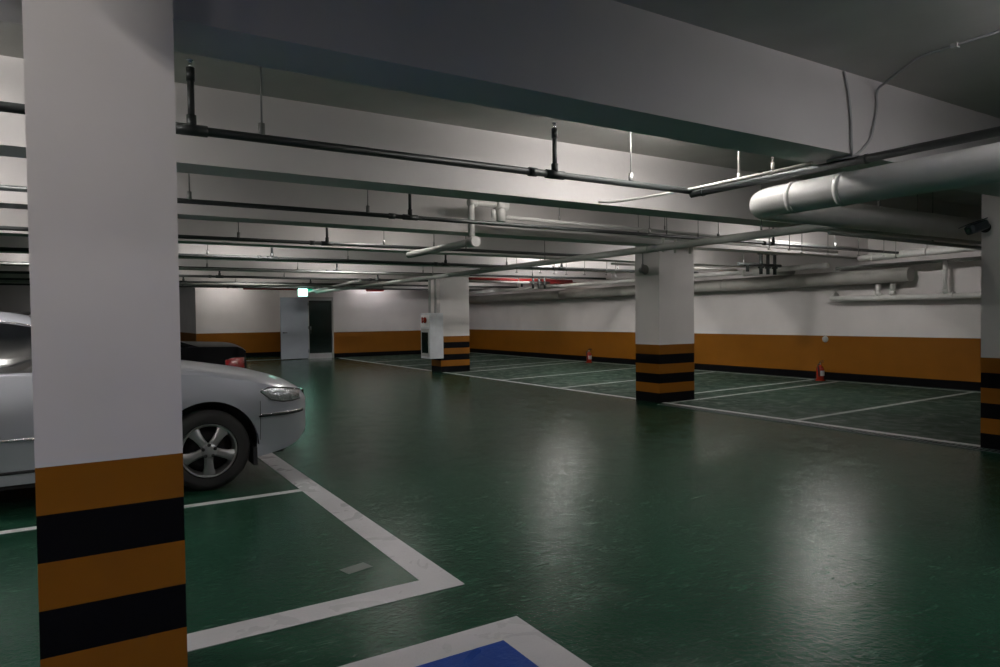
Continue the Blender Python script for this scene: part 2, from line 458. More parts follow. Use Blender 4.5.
    # surface patches that follow the side
    def patch(poly_top, poly_bot, s, off, n=14, rows=4, thick=.0):
        """poly_top/bot: [(u,z)] tables over u"""
        bm = BM(); u0, u1 = poly_top[0][0], poly_top[-1][0]; G = []
        for i in range(n + 1):
            u = u0 + (u1 - u0) * i / n; zt, zb = lerp_tab(poly_top, u), lerp_tab(poly_bot, u)
            col = []
            for k in range(rows + 1):
                z = zb + (zt - zb) * k / rows
                o_ = off * (0 if (i in (0, n) or k in (0, rows)) else 1) + .003
                col.append(bm.verts.new((X(u) + (o_ * .6 if u < .5 else (-o_ * .6 if u > 4.7 else 0)), s * (side_y(u, z) + o_), z)))
            G.append(col)
        for a, b in zip(G[:-1], G[1:]):
            for k in range(rows): bm.faces.new((a[k], a[k + 1], b[k + 1], b[k]))
        return bm
    for s in (-1, 1):
        o = link('headlamp', patch([(.10, .822), (.2, .845), (.3, .862), (.44, .874), (.51, .858)], [(.10, .738), (.2, .732), (.3, .734), (.42, .765), (.51, .835)], s, .008), 'lamp', root, True)
        bm = BM()
        pts = [(u, z) for u, z in [(.10, .736), (.2, .730), (.3, .732), (.42, .763), (.515, .842), (.44, .877), (.3, .865), (.2, .848), (.10, .824)]]
        tube(bm, [(X(u) + (.004 if u < .5 else 0), s * (side_y(u, z) + .004), z) for u, z in pts], .006, 6)
        link('lamp_surround', bm, 'dark', o, True)
        o = link('tail_lamp', patch([(4.88, 1.02), (4.95, 1.04), (5.0, 1.045), (5.12, 1.04)], [(4.88, .91), (4.95, .90), (5.0, .90), (5.12, .90)], s, .010), 'tail', root, True)
        # bumper rubbing strip, door moulding, door seams, sill
        tb = BM(); tube(tb, [(X(u) + .006, s * (side_y(u, .61) + .006), .607 + .02 * u) for u in (.06, .12, .2, .3, .42, .54)], .007, 8); o = link('bumper_strip', tb, 'dark', root, True)
        tb = BM(); tube(tb, [(X(u) + .006, s * (side_y(u, .63) + .008), .624 + .02 * u) for u in (.06, .12, .2, .3, .42, .52)], .009, 6); link('bumper_trim', tb, 'chrome', root, True)
        tb = BM(); tube(tb, [(X(u), s * (side_y(u, .60) + .006), .60) for u in [1.55 + .1 * k for k in range(20)]], .010, 8); link('door_moulding', tb, 'chrome' if paint == 'carpaint' else 'dark', root, True)
        tb = BM(); tube(tb, [(X(u), s * (side_y(u, .34) + .004), .34) for u in [1.5 + .1 * k for k in range(21)]], .012, 8); link('sill_trim', tb, 'dark', root, True)
        for du in (1.72, 2.95, 3.62):
            tb = BM(); tube(tb, [(X(du + (.12 if (z > .9 and du < 2) else 0) * (z - .9) * 4), s * (side_y(du, z) + .0005), z) for z in [.36 + .06 * k for k in range(12)]], .003, 6)
            link('door_seam', tb, 'dark', root, True)
        tb = BM(); tube(tb, [(X(.52 + .0), s * (side_y(.52, z) + .0006), z) for z in [.40, .5, .6, .7, .76]], .0025, 6); link('bumper_seam', tb, 'dark', root, True)
        for du in (2.60, 3.55):  # handles
            tb = BM(); z0 = .905
            pts = bend([(X(du - .105), s * (side_y(du, z0) - .01), z0), (X(du - .10), s * (side_y(du, z0) + .032), z0), (X(du + .10), s * (side_y(du, z0) + .032), z0 + .004), (X(du + .11), s * (side_y(du, z0) - .01), z0)], .03)
            tube(tb, pts, .014, 10); h = link('door_handle', tb, paint, root, True)
            tb = BM(); lathe(tb, [(.045, 0), (.04, .004), (.001, .005)], 16, 'Y'); bmesh.ops.scale(tb, vec=(1.5, 1, .8), verts=tb.verts)
            bmesh.ops.translate(tb, vec=(X(du), s * (side_y(du, z0) - .001) - (.003 if s < 0 else 0), z0), verts=tb.verts); link('recess', tb, 'dark', h, True)
        tb = BM(); mm = Matrix.Translation((X(1.98), s * 1.03, 1.16)) @ Matrix.Rotation(.15, 4, 'Z')
        box(tb, -.06, .06, -.11, .11, -.07, .07, bev=.03, mat=None); bmesh.ops.transform(tb, matrix=mm, verts=tb.verts)
        sharp(link('wing_mirror', tb, paint, root))
        # mudflap
        tb = BM(); box(tb, X(.575) - .02, X(.56), s * .93 if s < 0 else .70, -.70 if s < 0 else .93, .18, .34); link('mud_flap', tb, 'dark', root)
    # grille, plate recess and bumper intake on the nose
    tb = BM(); box(tb, X(0) - .02, X(0) + .012, -.42, .42, .66, .80, bev=.008)
    gr = link('grille', tb, 'chrome', root)
    tb = BM()
    for k in range(5): box(tb, X(0) + .012, X(0) + .016, -.40, .40, .672 + k * .025, .684 + k * .025)
    link('grille_bar', tb, 'dark', gr)
    tb = BM(); box(tb, X(0) - .02, X(0) + .01, -.45, .45, .36, .46, bev=.008); link('bumper_intake', tb, 'dark', root)
    # wheels
    for wu in WHEELS:
        for s in (-1, 1):
            tb = BM()
            lathe(tb, [(.235, -.02), (.245, 0), (.30, .005), (.335, -.005), (.352, -.03), (WR, -.07), (WR, -.15), (.352, -.19), (.335, -.215), (.26, -.22), (.235, -.2)], 48, 'Y', cap=False)
            wheel = link('wheel', tb, 'rubber', root)
            wheel.location = (X(wu), s * .935, WR); wheel.rotation_euler = (0, .628, 0)
            if s < 0: wheel.rotation_euler = (0, .628, PI)
            sharp(wheel, 50)
            tb = BM()
            lathe(tb, [(.238, -.01), (.232, .006), (.222, .004), (.212, -.025), (.205, -.17)], 48, 'Y', cap=False); sharp(link('rim', tb, 'alloy', wheel), 50)
            tb = BM(); lathe(tb, [(.21, -.13), (.12, -.12), (.001, -.11)], 32, 'Y'); link('brake_disc', tb, 'dark', wheel, True)
            tb = BM()
            for k in range(5):
                a = 2 * PI * k / 5 + PI / 2
                R_ = Matrix.Rotation(-a, 4, 'Y')
                prof = [(.045, .036, -.005), (.10, .034, .0), (.16, .040, -.004), (.222, .060, -.012)]
                tops = []; bots = []
                for r, hw, yy in prof:
                    tops.append([R_ @ Vector((r, yy - .012, -hw)), R_ @ Vector((r, yy, -hw * .55)), R_ @ Vector((r, yy, hw * .55)), R_ @ Vector((r, yy - .012, hw))])
                    bots.append([R_ @ Vector((r, yy - .05, -hw)), R_ @ Vector((r, yy - .05, hw))])
                T = [[tb.verts.new(v) for v in row] for row in tops]; B = [[tb.verts.new(v) for v in row] for row in bots]
                for i in range(3):
                    for j in range(3): tb.faces.new((T[i][j], T[i][j + 1], T[i + 1][j + 1], T[i + 1][j]))
                    tb.faces.new((B[i][0], T[i][0], T[i + 1][0], B[i + 1][0])); tb.faces.new((T[i][3], B[i][1], B[i + 1][1], T[i + 1][3]))
                    tb.faces.new((B[i][0], B[i][1], B[i + 1][1], B[i + 1][0]))
            sharp(link('spokes', tb, 'alloy', wheel), 35)
            tb = BM(); lathe(tb, [(.066, -.04), (.066, 0), (.055, .006), (.03, .007), (.001, .008)], 32, 'Y'); hub = link('hub', tb, 'alloy', wheel); sharp(hub, 50)
            for k in range(5):
                tb = BM(); a = 2 * PI * (k + .5) / 5 + PI / 2
                lathe(tb, [(.016, 0), (.015, .013), (.001, .014)], 10, 'Y', (.052 * math.cos(a), 0, .052 * math.sin(a)))
                link('wheel_nut', tb, 'dark', hub)
    return root
car('car', 'silver saloon car parked in the left bay, partly hidden by the nearest column', 'carpaint', (1.91 - LEN / 2, 7.38, 0), 0)
car('car', 'black saloon car whose boot and red tail lamp show above the silver bonnet', 'blackpaint', (1.76 - LEN / 2, 9.72, 0), PI)

# ------------------------------------------------------------ overhead pipes
def rod(parent, x, y, z0, z1=ZC, r=.006, mat='rod', clamp=.022):
    bm = BM(); cyl(bm, (x, y, z0), (x, y, z1), r, 8)
    o = link('hanger_rod', bm, mat, parent)
    if clamp:
        bm = BM(); cyl(bm, (x, y, z0 - .02), (x, y, z0 + .07), clamp * .7, 8); link('clamp', bm, mat, o)
        bm = BM(); lathe(bm, [(.02, 0), (.05, 0), (.05, .008), (.02, .008)], 10, 'Z', (x, y, z1 - .009))
        link('ceiling_flange', bm, mat, o)
    return o
def sprinkler_run(Y, z, x0, x1, risers, rods, label, r=.036, top=3.10):
    root = empty('sprinkler_pipe', (0, 0, 0)); tag(root, label, 'sprinkler pipe', 'dark sprinkler pipes across the ceiling')
    bm = BM(); tube(bm, [(x0, Y, z), (x1, Y, z)], r, 14); link('pipe', bm, 'pipe_dark', root)
    for x in risers:
        bm = BM(); cyl(bm, (x - .09, Y, z), (x + .09, Y, z), r * 1.28, 14)
        cyl(bm, (x, Y, z), (x, Y, z + .09), r * 1.05, 12)
        link('tee_fitting', bm, 'pipe_dark', root)
        bm = BM(); cyl(bm, (x - .26, Y, z), (x - .19, Y, z), r * 1.3, 14); link('coupling', bm, 'pipe_dark', root)
        bm = BM(); cyl(bm, (x, Y, z), (x, Y, top - .05), r * .72, 12); cyl(bm, (x, Y, top - .12), (x, Y, top - .04), r * .9, 12)
        ri = link('riser', bm, 'pipe_dark', root)
        bm = BM(); cyl(bm, (x, Y, top - .05), (x, Y, top), r * .45, 10); lathe(bm, [(.001, top), (.02, top + .002), (.026, top + .008), (.001, top + .009)], 10, 'Z', (x, Y, 0))
        link('sprinkler_head', bm, 'chrome', ri)
    for x in rods: rod(root, x, Y, z + r, clamp=.03)
    return root
P1 = 'dark sprinkler pipe '
sprinkler_run(4.6, 2.68, -8, 5.0, [-3.0, .61, 3.38], [-1.3, 1.03, 4.22], P1 + 'nearest to the viewer, hanging behind the first beam', r=.028, top=3.10)
sprinkler_run(7.25, 2.665, -8, 14.2, [-2.5, 3.26, 9.78], [.93, 2.75, 7.0, 8.45, 11.5], P1 + 'hanging between the second and third beams', r=.025)
sprinkler_run(10.0, 2.63, -8, 8.2, [-2.5, 3.15], [1.9, 4.05, 5.5], P1 + 'hanging between the third and fourth beams', r=.026)
sprinkler_run(12.7, 2.62, -8, 14.0, [-2, 2.98, 6.5, 9.5], [1.9, 4.4, 8.0, 11.2], P1 + 'hanging between the fourth and fifth beams', r=.03)
sprinkler_run(15.5, 2.61, -8, 13.2, [-2, 5.1], [2.3, 4.2, 7.3, 10.6], P1 + 'hanging between the fifth and sixth beams', r=.03)
sprinkler_run(18.3, 2.61, -8, 9.6, [3.0, 7.2], [1.5, 4.6], P1 + 'hanging just beyond the column with the cabinet', r=.03)
sprinkler_run(21.1, 2.61, -8, 13.8, [2.5, 6.1], [3.9, 8.3], P1 + 'seventh from the front, deep in the hall', r=.03)
sprinkler_run(23.9, 2.61, -8, 12.5, [4.4, 7.3], [2.8, 6.2], P1 + 'farthest from the viewer, before the door wall', r=.03)

def pipe(name, pts, r, mat, label, cat='pipe', group=None, rad=0.12, collars=(), rods=(), rodmat='rod', seg=16, rodr=.006, colmat=None):
    root = empty(name, (0, 0, 0)); tag(root, label, cat, group)
    bm = BM(); P = bend(pts, rad, 8) if len(pts) > 2 else [Vector(p) for p in pts]
    tube(bm, P, r, seg); link('pipe_run', bm, mat, root)
    for c, d in collars:
        bm = BM(); c = Vector(c); d = Vector(d).normalized(); cyl(bm, c - d * min(.02, r * .35), c + d * min(.02, r * .35), r + .006, seg); link('collar', bm, colmat or mat, root)
    for x, y, z in rods: rod(root, x, y, z, r=rodr, mat=rodmat, clamp=.02)
    return root
pipe('sprinkler_main', [(4.99, -3, 2.635), (4.99, 4.6, 2.65)], .031, 'pipe_dark', 'dark steel main pipe running above the big white pipe to the first sprinkler pipe', 'pipe',
     collars=[((4.99, 4.46, 2.65), (0, 1, 0)), ((4.99, 2.9, 2.645), (0, 1, 0))], rods=[(4.99, 4.05, 2.68)], rodmat='rod_w', rodr=.011)
pipe('conduit', [(4.93, 3.30, 2.685), (4.93, 4.62, 2.69), (4.78, 5.45, 2.69), (4.74, 5.66, 2.72)], .013, 'rod_w', 'thin white conduit reaching from the dark main pipe to the second beam', 'conduit', rad=.15,
     rods=[(4.93, 3.66, 2.69)], rodmat='rod_w', rodr=.009)
pipe('drain_pipe', [(5.03, -3, 2.45), (5.03, 3.93, 2.46), (14.4, 4.0, 2.50)], .125, 'pipe_white',
     'large white pipe coming overhead at upper right and turning with an elbow', 'pipe', rad=.26, seg=28,
     collars=[((5.03, 3.52, 2.46), (0, 1, 0)), ((5.03, 3.10, 2.46), (0, 1, 0)), ((9.6, 3.96, 2.48), (1, 0, 0))], rods=[(5.03, .9, 2.57), (7.0, 3.94, 2.58), (10, 3.96, 2.60)])
pipe('grey_pipe', [(14.3, 4.70, 2.50), (7.32, 4.66, 2.51), (7.32, 12, 2.50), (7.32, 24.6, 2.50)], .052, 'pipe_grey',
     'long grey pipe passing before the middle column, turning right under the big pipe', 'pipe', rad=.12,
     collars=[((7.32, 7.6, 2.512), (0, 1, 0)), ((7.32, 12.6, 2.515), (0, 1, 0))], rods=[(7.32, 5.6, 2.55), (7.32, 10.3, 2.56), (7.32, 15, 2.57), (9.2, 4.68, 2.55)])
pipe('thin_pipe', [(8.0, 4.86, 2.54), (14.3, 4.9, 2.53)], .022, 'pipe_white', 'thin white pipe just behind the turned grey pipe at upper right', 'pipe', rods=[(9.6, 4.88, 2.56)])
pipe('thin_pipe', [(7.9, 5.05, 2.50), (14.3, 5.1, 2.47)], .026, 'pipe_grey', 'thin grey pipe lowest of the bundle at upper right', 'pipe', rods=[(10.4, 5.08, 2.5)])
# white branch with a gooseneck near the centre
g = pipe('gooseneck_pipe', [(4.42, 9.9, 2.50), (4.42, 7.86, 2.50)], .05, 'pipe_grey', 'grey pipe with a white raised elbow hanging at the centre under the beams', 'pipe', rods=[(4.42, 9.0, 2.54)])
bm = BM(); tube(bm, bend([(4.42, 7.88, 2.48), (4.42, 7.88, 3.02), (4.90, 7.88, 3.02)], .07), .042, 14)
o = link('elbow_riser', bm, 'pipe_white', g)
bm = BM(); cyl(bm, (4.42, 7.94, 2.50), (4.42, 7.76, 2.50), .07, 14); link('coupling', bm, 'pipe_white', g); bm = BM()
cyl(bm, (4.38, 7.88, 3.02), (4.50, 7.88, 3.02), .052, 14); link('coupling', bm, 'pipe_white', g)
bm = BM(); cyl(bm, (4.88, 7.88, 3.10), (4.88, 7.88, 2.80), .062, 14); cyl(bm, (4.70, 7.88, 3.06), (4.70, 7.88, 3.12), .03, 10); cyl(bm, (4.80, 7.88, 3.03), (4.97, 7.88, 3.0), .075, 14)
cyl(bm, (4.76, 7.88, 2.84), (4.76, 7.88, 2.95), .035, 12)
link('trap', bm, 'pipe_white', g)
pipe('condensate_pipe', [(4.88, 7.92, 2.87), (13.8, 7.98, 2.80)], .028, 'pipe_white', 'upper thin white pipe running right from the raised elbow', 'pipe', rods=[(5.9, 7.93, 2.88), (8.0, 7.94, 2.87)])
pipe('condensate_pipe', [(4.80, 8.10, 2.80), (13.0, 8.16, 2.74)], .030, 'pipe_white', 'lower thin white pipe running right from the raised elbow', 'pipe', rods=[(7.6, 8.12, 2.8)])
# rack above the middle column: hangers and drops
pipe('thin_pipe', [(8.8, 10.15, 2.52), (12.6, 10.3, 2.50)], .022, 'rod_w', 'thin white pipe hung on two white drops to the right of the middle column', 'pipe', rods=[(9.55, 10.18, 2.54), (11.0, 10.2, 2.53)], rodmat='rod_w', rodr=.012)
for i, (x, y) in enumerate([(7.62, 7.6), (7.9, 7.62), (8.2, 7.6)]):
    bm = BM(); cyl(bm, (x, y, 2.47), (x, y, 2.72), .022, 10); bm2 = bm
    o = link('drop_pipe', bm, 'rod_w'); tag(o, ['leftmost', 'middle', 'rightmost'][i] + ' of three short white drop pipes in front of the middle column top', 'pipe', 'short white drop pipes')
pipe('thin_pipe', [(7.55, 7.6, 2.72), (8.6, 7.62, 2.72)], .016, 'rod_w', 'short thin header joining the white drop pipes above the middle column', 'pipe', rods=[(7.7, 7.6, 2.74), (8.4, 7.61, 2.74)])
for i in range(11):
    x = 7.9 + i * .5 + random.uniform(-.12, .12); y = 12.2 + random.uniform(-.2, .3)
    bm = BM(); cyl(bm, (x, y, 2.45), (x, y, ZC + .01), .006, 6); cyl(bm, (x - .03, y, 2.45), (x + .03, y, 2.45), .01, 6)
    o = link('threaded_rod', bm, 'rod'); tag(o, 'thin steel hanging rod among those behind the middle column', 'rod', 'thin hanging rods behind the middle column')
for i in range(7):
    x = 8.9 + i * .62 + random.uniform(-.15, .15); y = 6.9 + random.uniform(-.25, .1)
    bm = BM(); cyl(bm, (x, y, 2.5), (x, y, ZC + .01), .006, 6); cyl(bm, (x - .03, y, 2.5), (x + .03, y, 2.5), .01, 6)
    o = link('threaded_rod', bm, 'rod'); tag(o, 'thin steel hanging rod among those above the right bays', 'rod', 'thin hanging rods above the right bays')

# valve clusters
def valve_set(x, y, z, label, s=1.0):
    root = empty('valve_cluster', (x, y, z)); tag(root, label, 'valves')
    bm = BM(); tube(bm, [(-.75 * s, 0, 0), (.45 * s, 0, 0)], .03 * s, 12); link('header_pipe', bm, 'pipe_dark', root)
    for k in range(3):
        xx = (-.12 + k * .2) * s
        bm = BM(); cyl(bm, (xx, 0, -.17 * s), (xx, 0, .2 * s), .032 * s, 12); v = link('valve_body', bm, 'pipe_dark', root)
        bm = BM(); lathe(bm, [(.06 * s, .2 * s), (.06 * s, .225 * s)], 14, 'Z', (xx, 0, 0)); lathe(bm, [(.055 * s, -.06 * s), (.055 * s, -.03 * s)], 14, 'Z', (xx, 0, 0)); link('flange', bm, 'pipe_dark', v)
    bm = BM(); cyl(bm, (-.5 * s, 0, 0), (-.5 * s, 0, -.13 * s), .03 * s, 10); link('stub', bm, 'pipe_dark', root)
    for xx in (-.6, .3): rod(root, xx * s, 0, .02, ZC - z)
    return root
valve_set(12.6, 9.55, 2.56, 'black valve cluster hanging over the right bays, beside the right wall', 1.15)
valve_set(12.6, 18.2, 2.62, 'black valve cluster hanging far back near the red pipes', 1.15)

# right wall services
pipe('side_pipe', [(13.62, 26.0, 2.52), (13.62, 8.75, 2.53)], .06, 'pipe_white', 'white pipe running along the right wall above the thick lagged pipe', 'pipe',
     collars=[((13.62, 9.4, 2.53), (0, 1, 0)), ((13.62, 12.6, 2.53), (0, 1, 0))], rods=[(13.62, 10.4, 2.57), (13.62, 13.5, 2.57), (13.62, 18.5, 2.57)])
pipe('side_pipe', [(13.62, 10.9, 2.50), (13.62, 10.1, 2.50), (14.3, 10.1, 2.50)], .085, 'pipe_white', 'white branch fitting on the right wall pipe', 'pipe', rad=.12)
pipe('side_pipe', [(14.45, 5.62, 2.74), (13.60, 5.62, 2.67), (13.60, 8.05, 2.62)], .072, 'pipe_white', 'white capped pipe with an elbow high on the right wall near the right column', 'pipe', rad=.18,
     collars=[((13.60, 7.78, 2.625), (0, 1, 0)), ((13.60, 6.75, 2.65), (0, 1, 0))], rods=[(13.6, 6.75, 2.7)], rodmat='rod_w', rodr=.01)
pipe('lagged_pipe', [(14.2, 26.0, 2.27), (14.2, 7.35, 2.27)], .15, 'lagging', 'thick grey lagged pipe along the right wall ending before the low white pipe', 'pipe', seg=24,
     collars=[((14.2, 12.0, 2.27), (0, 1, 0)), ((14.2, 19.0, 2.27), (0, 1, 0))])
pipe('thin_pipe', [(14.3, 5.0, 2.50), (14.3, 9.0, 2.50)], .035, 'pipe_grey', 'thin grey pipe on the right wall behind the capped white pipe', 'pipe')
lp = pipe('low_pipe', [(14.47, 9.1, 1.93), (14.28, 9.1, 1.83), (14.28, 2.5, 1.78)], .06, 'pipe_white', 'low white pipe along the right wall above the ochre band', 'pipe', rad=.09,
     collars=[((14.28, 8.0, 1.84), (0, 1, 0)), ((14.28, 6.6, 1.83), (0, 1, 0))])
for yy, r_ in ((8.05, .05), (7.75, .05), (6.75, .042)):
    bm = BM(); cyl(bm, (14.28, yy, 1.84), (14.28, yy, 2.50 if yy < 7 else 2.28), r_, 12); cyl(bm, (14.28, yy, 1.88), (14.28, yy, 1.95), r_ * 1.25, 12)
    link('tee_riser', bm, 'pipe_white', lp)
for yy in (5.2,):
    rod(lp, 14.28, yy, 1.87)
# red pipes
pipe('red_pipe', [(9.5, 18.55, 2.71), (14.3, 18.55, 2.70)], .055, 'pipe_red', 'upper red pipe running from the cabinet column to the right wall', 'pipe')
pipe('red_pipe', [(10.3, 18.30, 2.62), (14.3, 18.30, 2.62)], .035, 'pipe_red', 'lower red pipe beneath the thicker red one', 'pipe')
pipe('thin_pipe', [(9.2, 18.0, 2.61), (12.2, 18.05, 2.60)], .04, 'pipe_white', 'white pipe lying under the red pipes beside the cabinet column', 'pipe', collars=[((11.1, 18.03, 2.605), (1, 0, 0))])
pipe('red_pipe', [(5.0, 25.7, 2.66), (6.9, 25.7, 2.66)], .05, 'pipe_red', 'short red pipe above and left of the open door', 'pipe')
pipe('red_pipe', [(9.6, 25.6, 2.66), (10.3, 25.6, 2.66)], .07, 'pipe_red', 'short red pipe stub right of the door', 'pipe')
# cross runs deep in the hall
pipe('thin_pipe', [(-6, 14.9, 2.55), (8.3, 14.95, 2.55)], .028, 'pipe_grey', 'thin grey pipe across the hall before the cabinet column', 'pipe')
pipe('thin_pipe', [(-6, 20.4, 2.52), (8.2, 20.4, 2.52)], .035, 'pipe_grey', 'thin grey pipe across the hall beyond the cabinet column', 'pipe')
pipe('thin_pipe', [(6.2, 17.0, 2.50), (7.0, 24.4, 2.50)], .035, 'pipe_grey', 'grey pipe running away towards the open door', 'pipe')
# two grey risers on the cabinet column
for i, (x, y) in enumerate([(8.18, 16.98), (8.32, 16.92)]):
    bm = BM(); cyl(bm, (x, y, 1.64), (x, y, ZC), .035, 12)
    tag(link('riser_pipe', bm, 'pipe_grey'), ['outer', 'inner'][i] + ' grey riser pipe rising from the hydrant cabinet', 'pipe', 'riser pipes above the cabinet')

# cables on the nearest beam
def cable(pts, r, label):
    bm = BM(); tube(bm, bend(pts, .1, 6), r, 8); tag(link('cable', bm, 'cable', None, True), label, 'cable')
bm = BM(); tube(bm, bend([(5.03, .6, 3.287), (5.03, 2.55, 3.287), (5.26, 2.985, 3.22), (5.28, 2.985, 3.10), (5.20, 2.985, 2.84), (5.05, 2.985, 2.72), (4.97, 2.985, 2.68), (4.97, 3.2, 2.685)], .06, 6), .010, 8)
c_ = tag(link('cable', bm, 'cable'), 'pale cable curving down the face of the nearest beam at upper right', 'cable')
bm = BM(); box(bm, 5.01, 5.05, 2.30, 2.34, 3.27, 3.30); link('cable_clip', bm, 'rod_w', c_)
bm = BM(); tube(bm, bend([(4.84, 2.985, 3.29), (4.89, 2.985, 3.18), (4.93, 2.985, 2.98), (4.945, 2.985, 2.67)], .08, 6), .009, 8)
tag(link('cable', bm, 'cable'), 'straighter grey cable left of the curved one on the nearest beam', 'cable')

# ------------------------------------------------------------ small things
# fire extinguishers
def extinguisher(x, y, label, s=1.0):
    root = empty('fire_extinguisher', (x, y, 0)); root.scale = (1, 1, .82); tag(root, label, 'fire extinguisher', 'fire extinguishers at the right wall')
    bm = BM(); lathe(bm, [(.0, .002), (.075, .002), (.085, .02), (.085, .33), (.075, .37), (.04, .405), (.028, .42), (.028, .44)], 24, 'Z'); sharp(link('cylinder', bm, 'red', root), 60)
    bm = BM(); lathe(bm, [(.03, .435), (.03, .47), (.018, .475), (.018, .50)], 14, 'Z'); link('valve', bm, 'chrome', root)
    bm = BM(); box(bm, -.02, .12, -.012, .012, .50, .515); box(bm, -.02, .11, -.010, .010, .535, .55, mat=None); link('lever', bm, 'dark', root)
    bm = BM(); tube(bm, bend([(-.03, 0, .47), (-.12, -.02, .45), (-.115, -.04, .25), (-.10, -.04, .12)], .05), .012, 8); link('hose', bm, 'dark', root)
    bm = BM(); lathe(bm, [(.0, .0), (.11, .0), (.115, .03), (.09, .03)], 20, 'Z'); link('stand', bm, 'red', root)
    bm = BM()
    for k in range(8):
        a0, a1 = math.radians(215 + k * 14), math.radians(215 + (k + 1) * 14)
        vs = [bm.verts.new((.0865 * math.cos(a), .0865 * math.sin(a), z)) for a, z in ((a0, .14), (a1, .14), (a1, .28), (a0, .28))]; bm.faces.new(vs)
    link('instruction_label', bm, 'frame', root)
    return root
extinguisher(14.10, 9.25, 'red fire extinguisher standing at the right wall to the right of the middle column')
extinguisher(14.05, 17.35, 'red fire extinguisher at the right wall between the two farther columns')
bm = BM(); lathe(bm, [(.07, 0), (.07, .02), (.05, .03), (.001, .032)], 20, 'Y')
bmesh.ops.rotate(bm, cent=(0, 0, 0), matrix=Matrix.Rotation(PI / 2, 3, 'Z'), verts=bm.verts)
o = link('wall_marker', bm, 'frame'); o.location = (XW - .0, 9.38, .92); tag(o, 'small pale round marker on the ochre band above the nearer extinguisher', 'sign')

# hydrant cabinet on the far column
root = empty('hydrant_cabinet', (8.439, 16.95, 0)); tag(root, 'grey enamel hydrant cabinet with glass door and red alarm mounted on the far column', 'cabinet')
bm = BM(); box(bm, -.40, 0, -.27, .33, .40, 1.64, bev=.012); link('casing', bm, 'cabinet', root)
bm = BM(); box(bm, -.415, -.40, -.22, .28, .46, 1.22, bev=.004); d = link('door', bm, 'frame', root)
bm = BM(); box(bm, -.42, -.4145, -.17, .23, .55, 1.12); link('glass', bm, 'doorglass', d)
bm = BM(); box(bm, -.44, -.415, -.20, -.18, .78, .88); link('handle', bm, 'chrome', d)
bm = BM(); box(bm, -.410, -.40, -.22, .28, 1.27, 1.59, bev=.003); link('alarm_panel', bm, 'fixture', root)
bm = BM(); lathe(bm, [(.085, 0), (.085, .03), (.06, .05), (.001, .055)], 20, 'Y')
bmesh.ops.rotate(bm, cent=(0, 0, 0), matrix=Matrix.Rotation(PI / 2, 3, 'Z'), verts=bm.verts)
o = link('alarm_bell', bm, 'red', root); o.location = (-.41, .0, 1.45)
bm = BM(); box(bm, -.415, -.409, .14, .24, 1.37, 1.53); link('red_plate', bm, 'red', root)

# round speaker hanging on the middle column
root = empty('speaker', (8.36, 8.83, 2.30)); tag(root, 'small round speaker hanging on a rod against the middle column', 'speaker')
bm = BM(); cyl(bm, (0, 0, .08), (0, 0, 1.0), .010, 8); link('rod', bm, 'rod', root)
bm = BM(); lathe(bm, [(.03, .06), (.05, .05), (.055, .0), (.085, -.06), (.08, -.065), (.02, -.03)], 20, 'Y'); link('horn', bm, 'rod', root, True)
bm = BM(); cyl(bm, (0, 0, -.02), (0, 0, .10), .025, 10); cyl(bm, (-.02, 0, .04), (.08, 0, .04), .012, 8); link('bracket', bm, 'rod', root)

# security camera on the right column
root = empty('security_camera', (8.44, 3.58, 2.42)); tag(root, 'dark security camera on a bracket on the right edge column', 'camera')
bm = BM(); lathe(bm, [(.055, 0), (.055, .015), (.03, .02), (.03, .06)], 18, 'Y')
bmesh.ops.rotate(bm, cent=(0, 0, 0), matrix=Matrix.Rotation(PI / 2, 3, 'Z'), verts=bm.verts); link('mount', bm, 'dark', root, True)
bm = BM(); tube(bm, bend([(-.04, 0, 0), (-.08, 0, -.02), (-.10, .0, .01)], .02), .015, 10); link('arm', bm, 'dark', root)
mm = Matrix.Translation((-.13, .02, .0)) @ Matrix.Rotation(-.25, 4, 'X') @ Matrix.Rotation(-.35, 4, 'Z') @ Matrix.Rotation(-.2, 4, 'Y')
bm = BM(); box(bm, -.13, .11, -.06, .06, -.05, .05, bev=.025); bmesh.ops.transform(bm, matrix=mm, verts=bm.verts); b_ = link('camera_body', bm, 'camgrey', root)
bm = BM(); box(bm, -.17, .10, -.07, .07, .053, .062, bev=.003); bmesh.ops.transform(bm, matrix=mm, verts=bm.verts); link('sun_shield', bm, 'camgrey', root)
bm = BM(); cyl(bm, (-.135, 0, 0), (-.115, 0, 0), .032, 16); bmesh.ops.transform(bm, matrix=mm, verts=bm.verts); link('lens', bm, 'carglass', b_)

# door: glazed dark inner door in a frame, plus the steel leaf standing open
fr = empty('door_1', (0, YB, 0)); fr['kind'] = 'structure'
bm = BM(); t = .06
box(bm, DX0, DX0 + t, -.03, .12, 0, DZ); box(bm, DX1 - t, DX1, -.03, .12, 0, DZ); box(bm, DX0, DX1, -.03, .12, DZ - t, DZ); link('door_frame', bm, 'frame', fr)
bm = BM(); box(bm, DX0 + t, DX1 - t, .05, .09, .20, DZ - .12); link('door_glass', bm, 'doorglass', fr)
bm = BM(); box(bm, DX0 + t, DX1 - t, .03, .10, .0, .20); box(bm, DX0 + t, DX1 - t, -.06, .10, DZ - .13, DZ - .06); link('kick_plate', bm, 'steelplate', fr)
bm = BM(); cyl(bm, (DX0 + .14, .02, .95), (DX0 + .14, .02, 1.25), .012, 8); link('door_handle', bm, 'chrome', fr)
lf = empty('door_leaf', (DX0 + .02, YB - .04, 0), PI + .12); tag(lf, 'blue grey steel door leaf standing wide open beside the lit exit sign', 'door')
bm = BM(); box(bm, 0, 1.07, -.045, 0, .02, DZ - .02, bev=.004); link('panel', bm, 'doorp', lf)
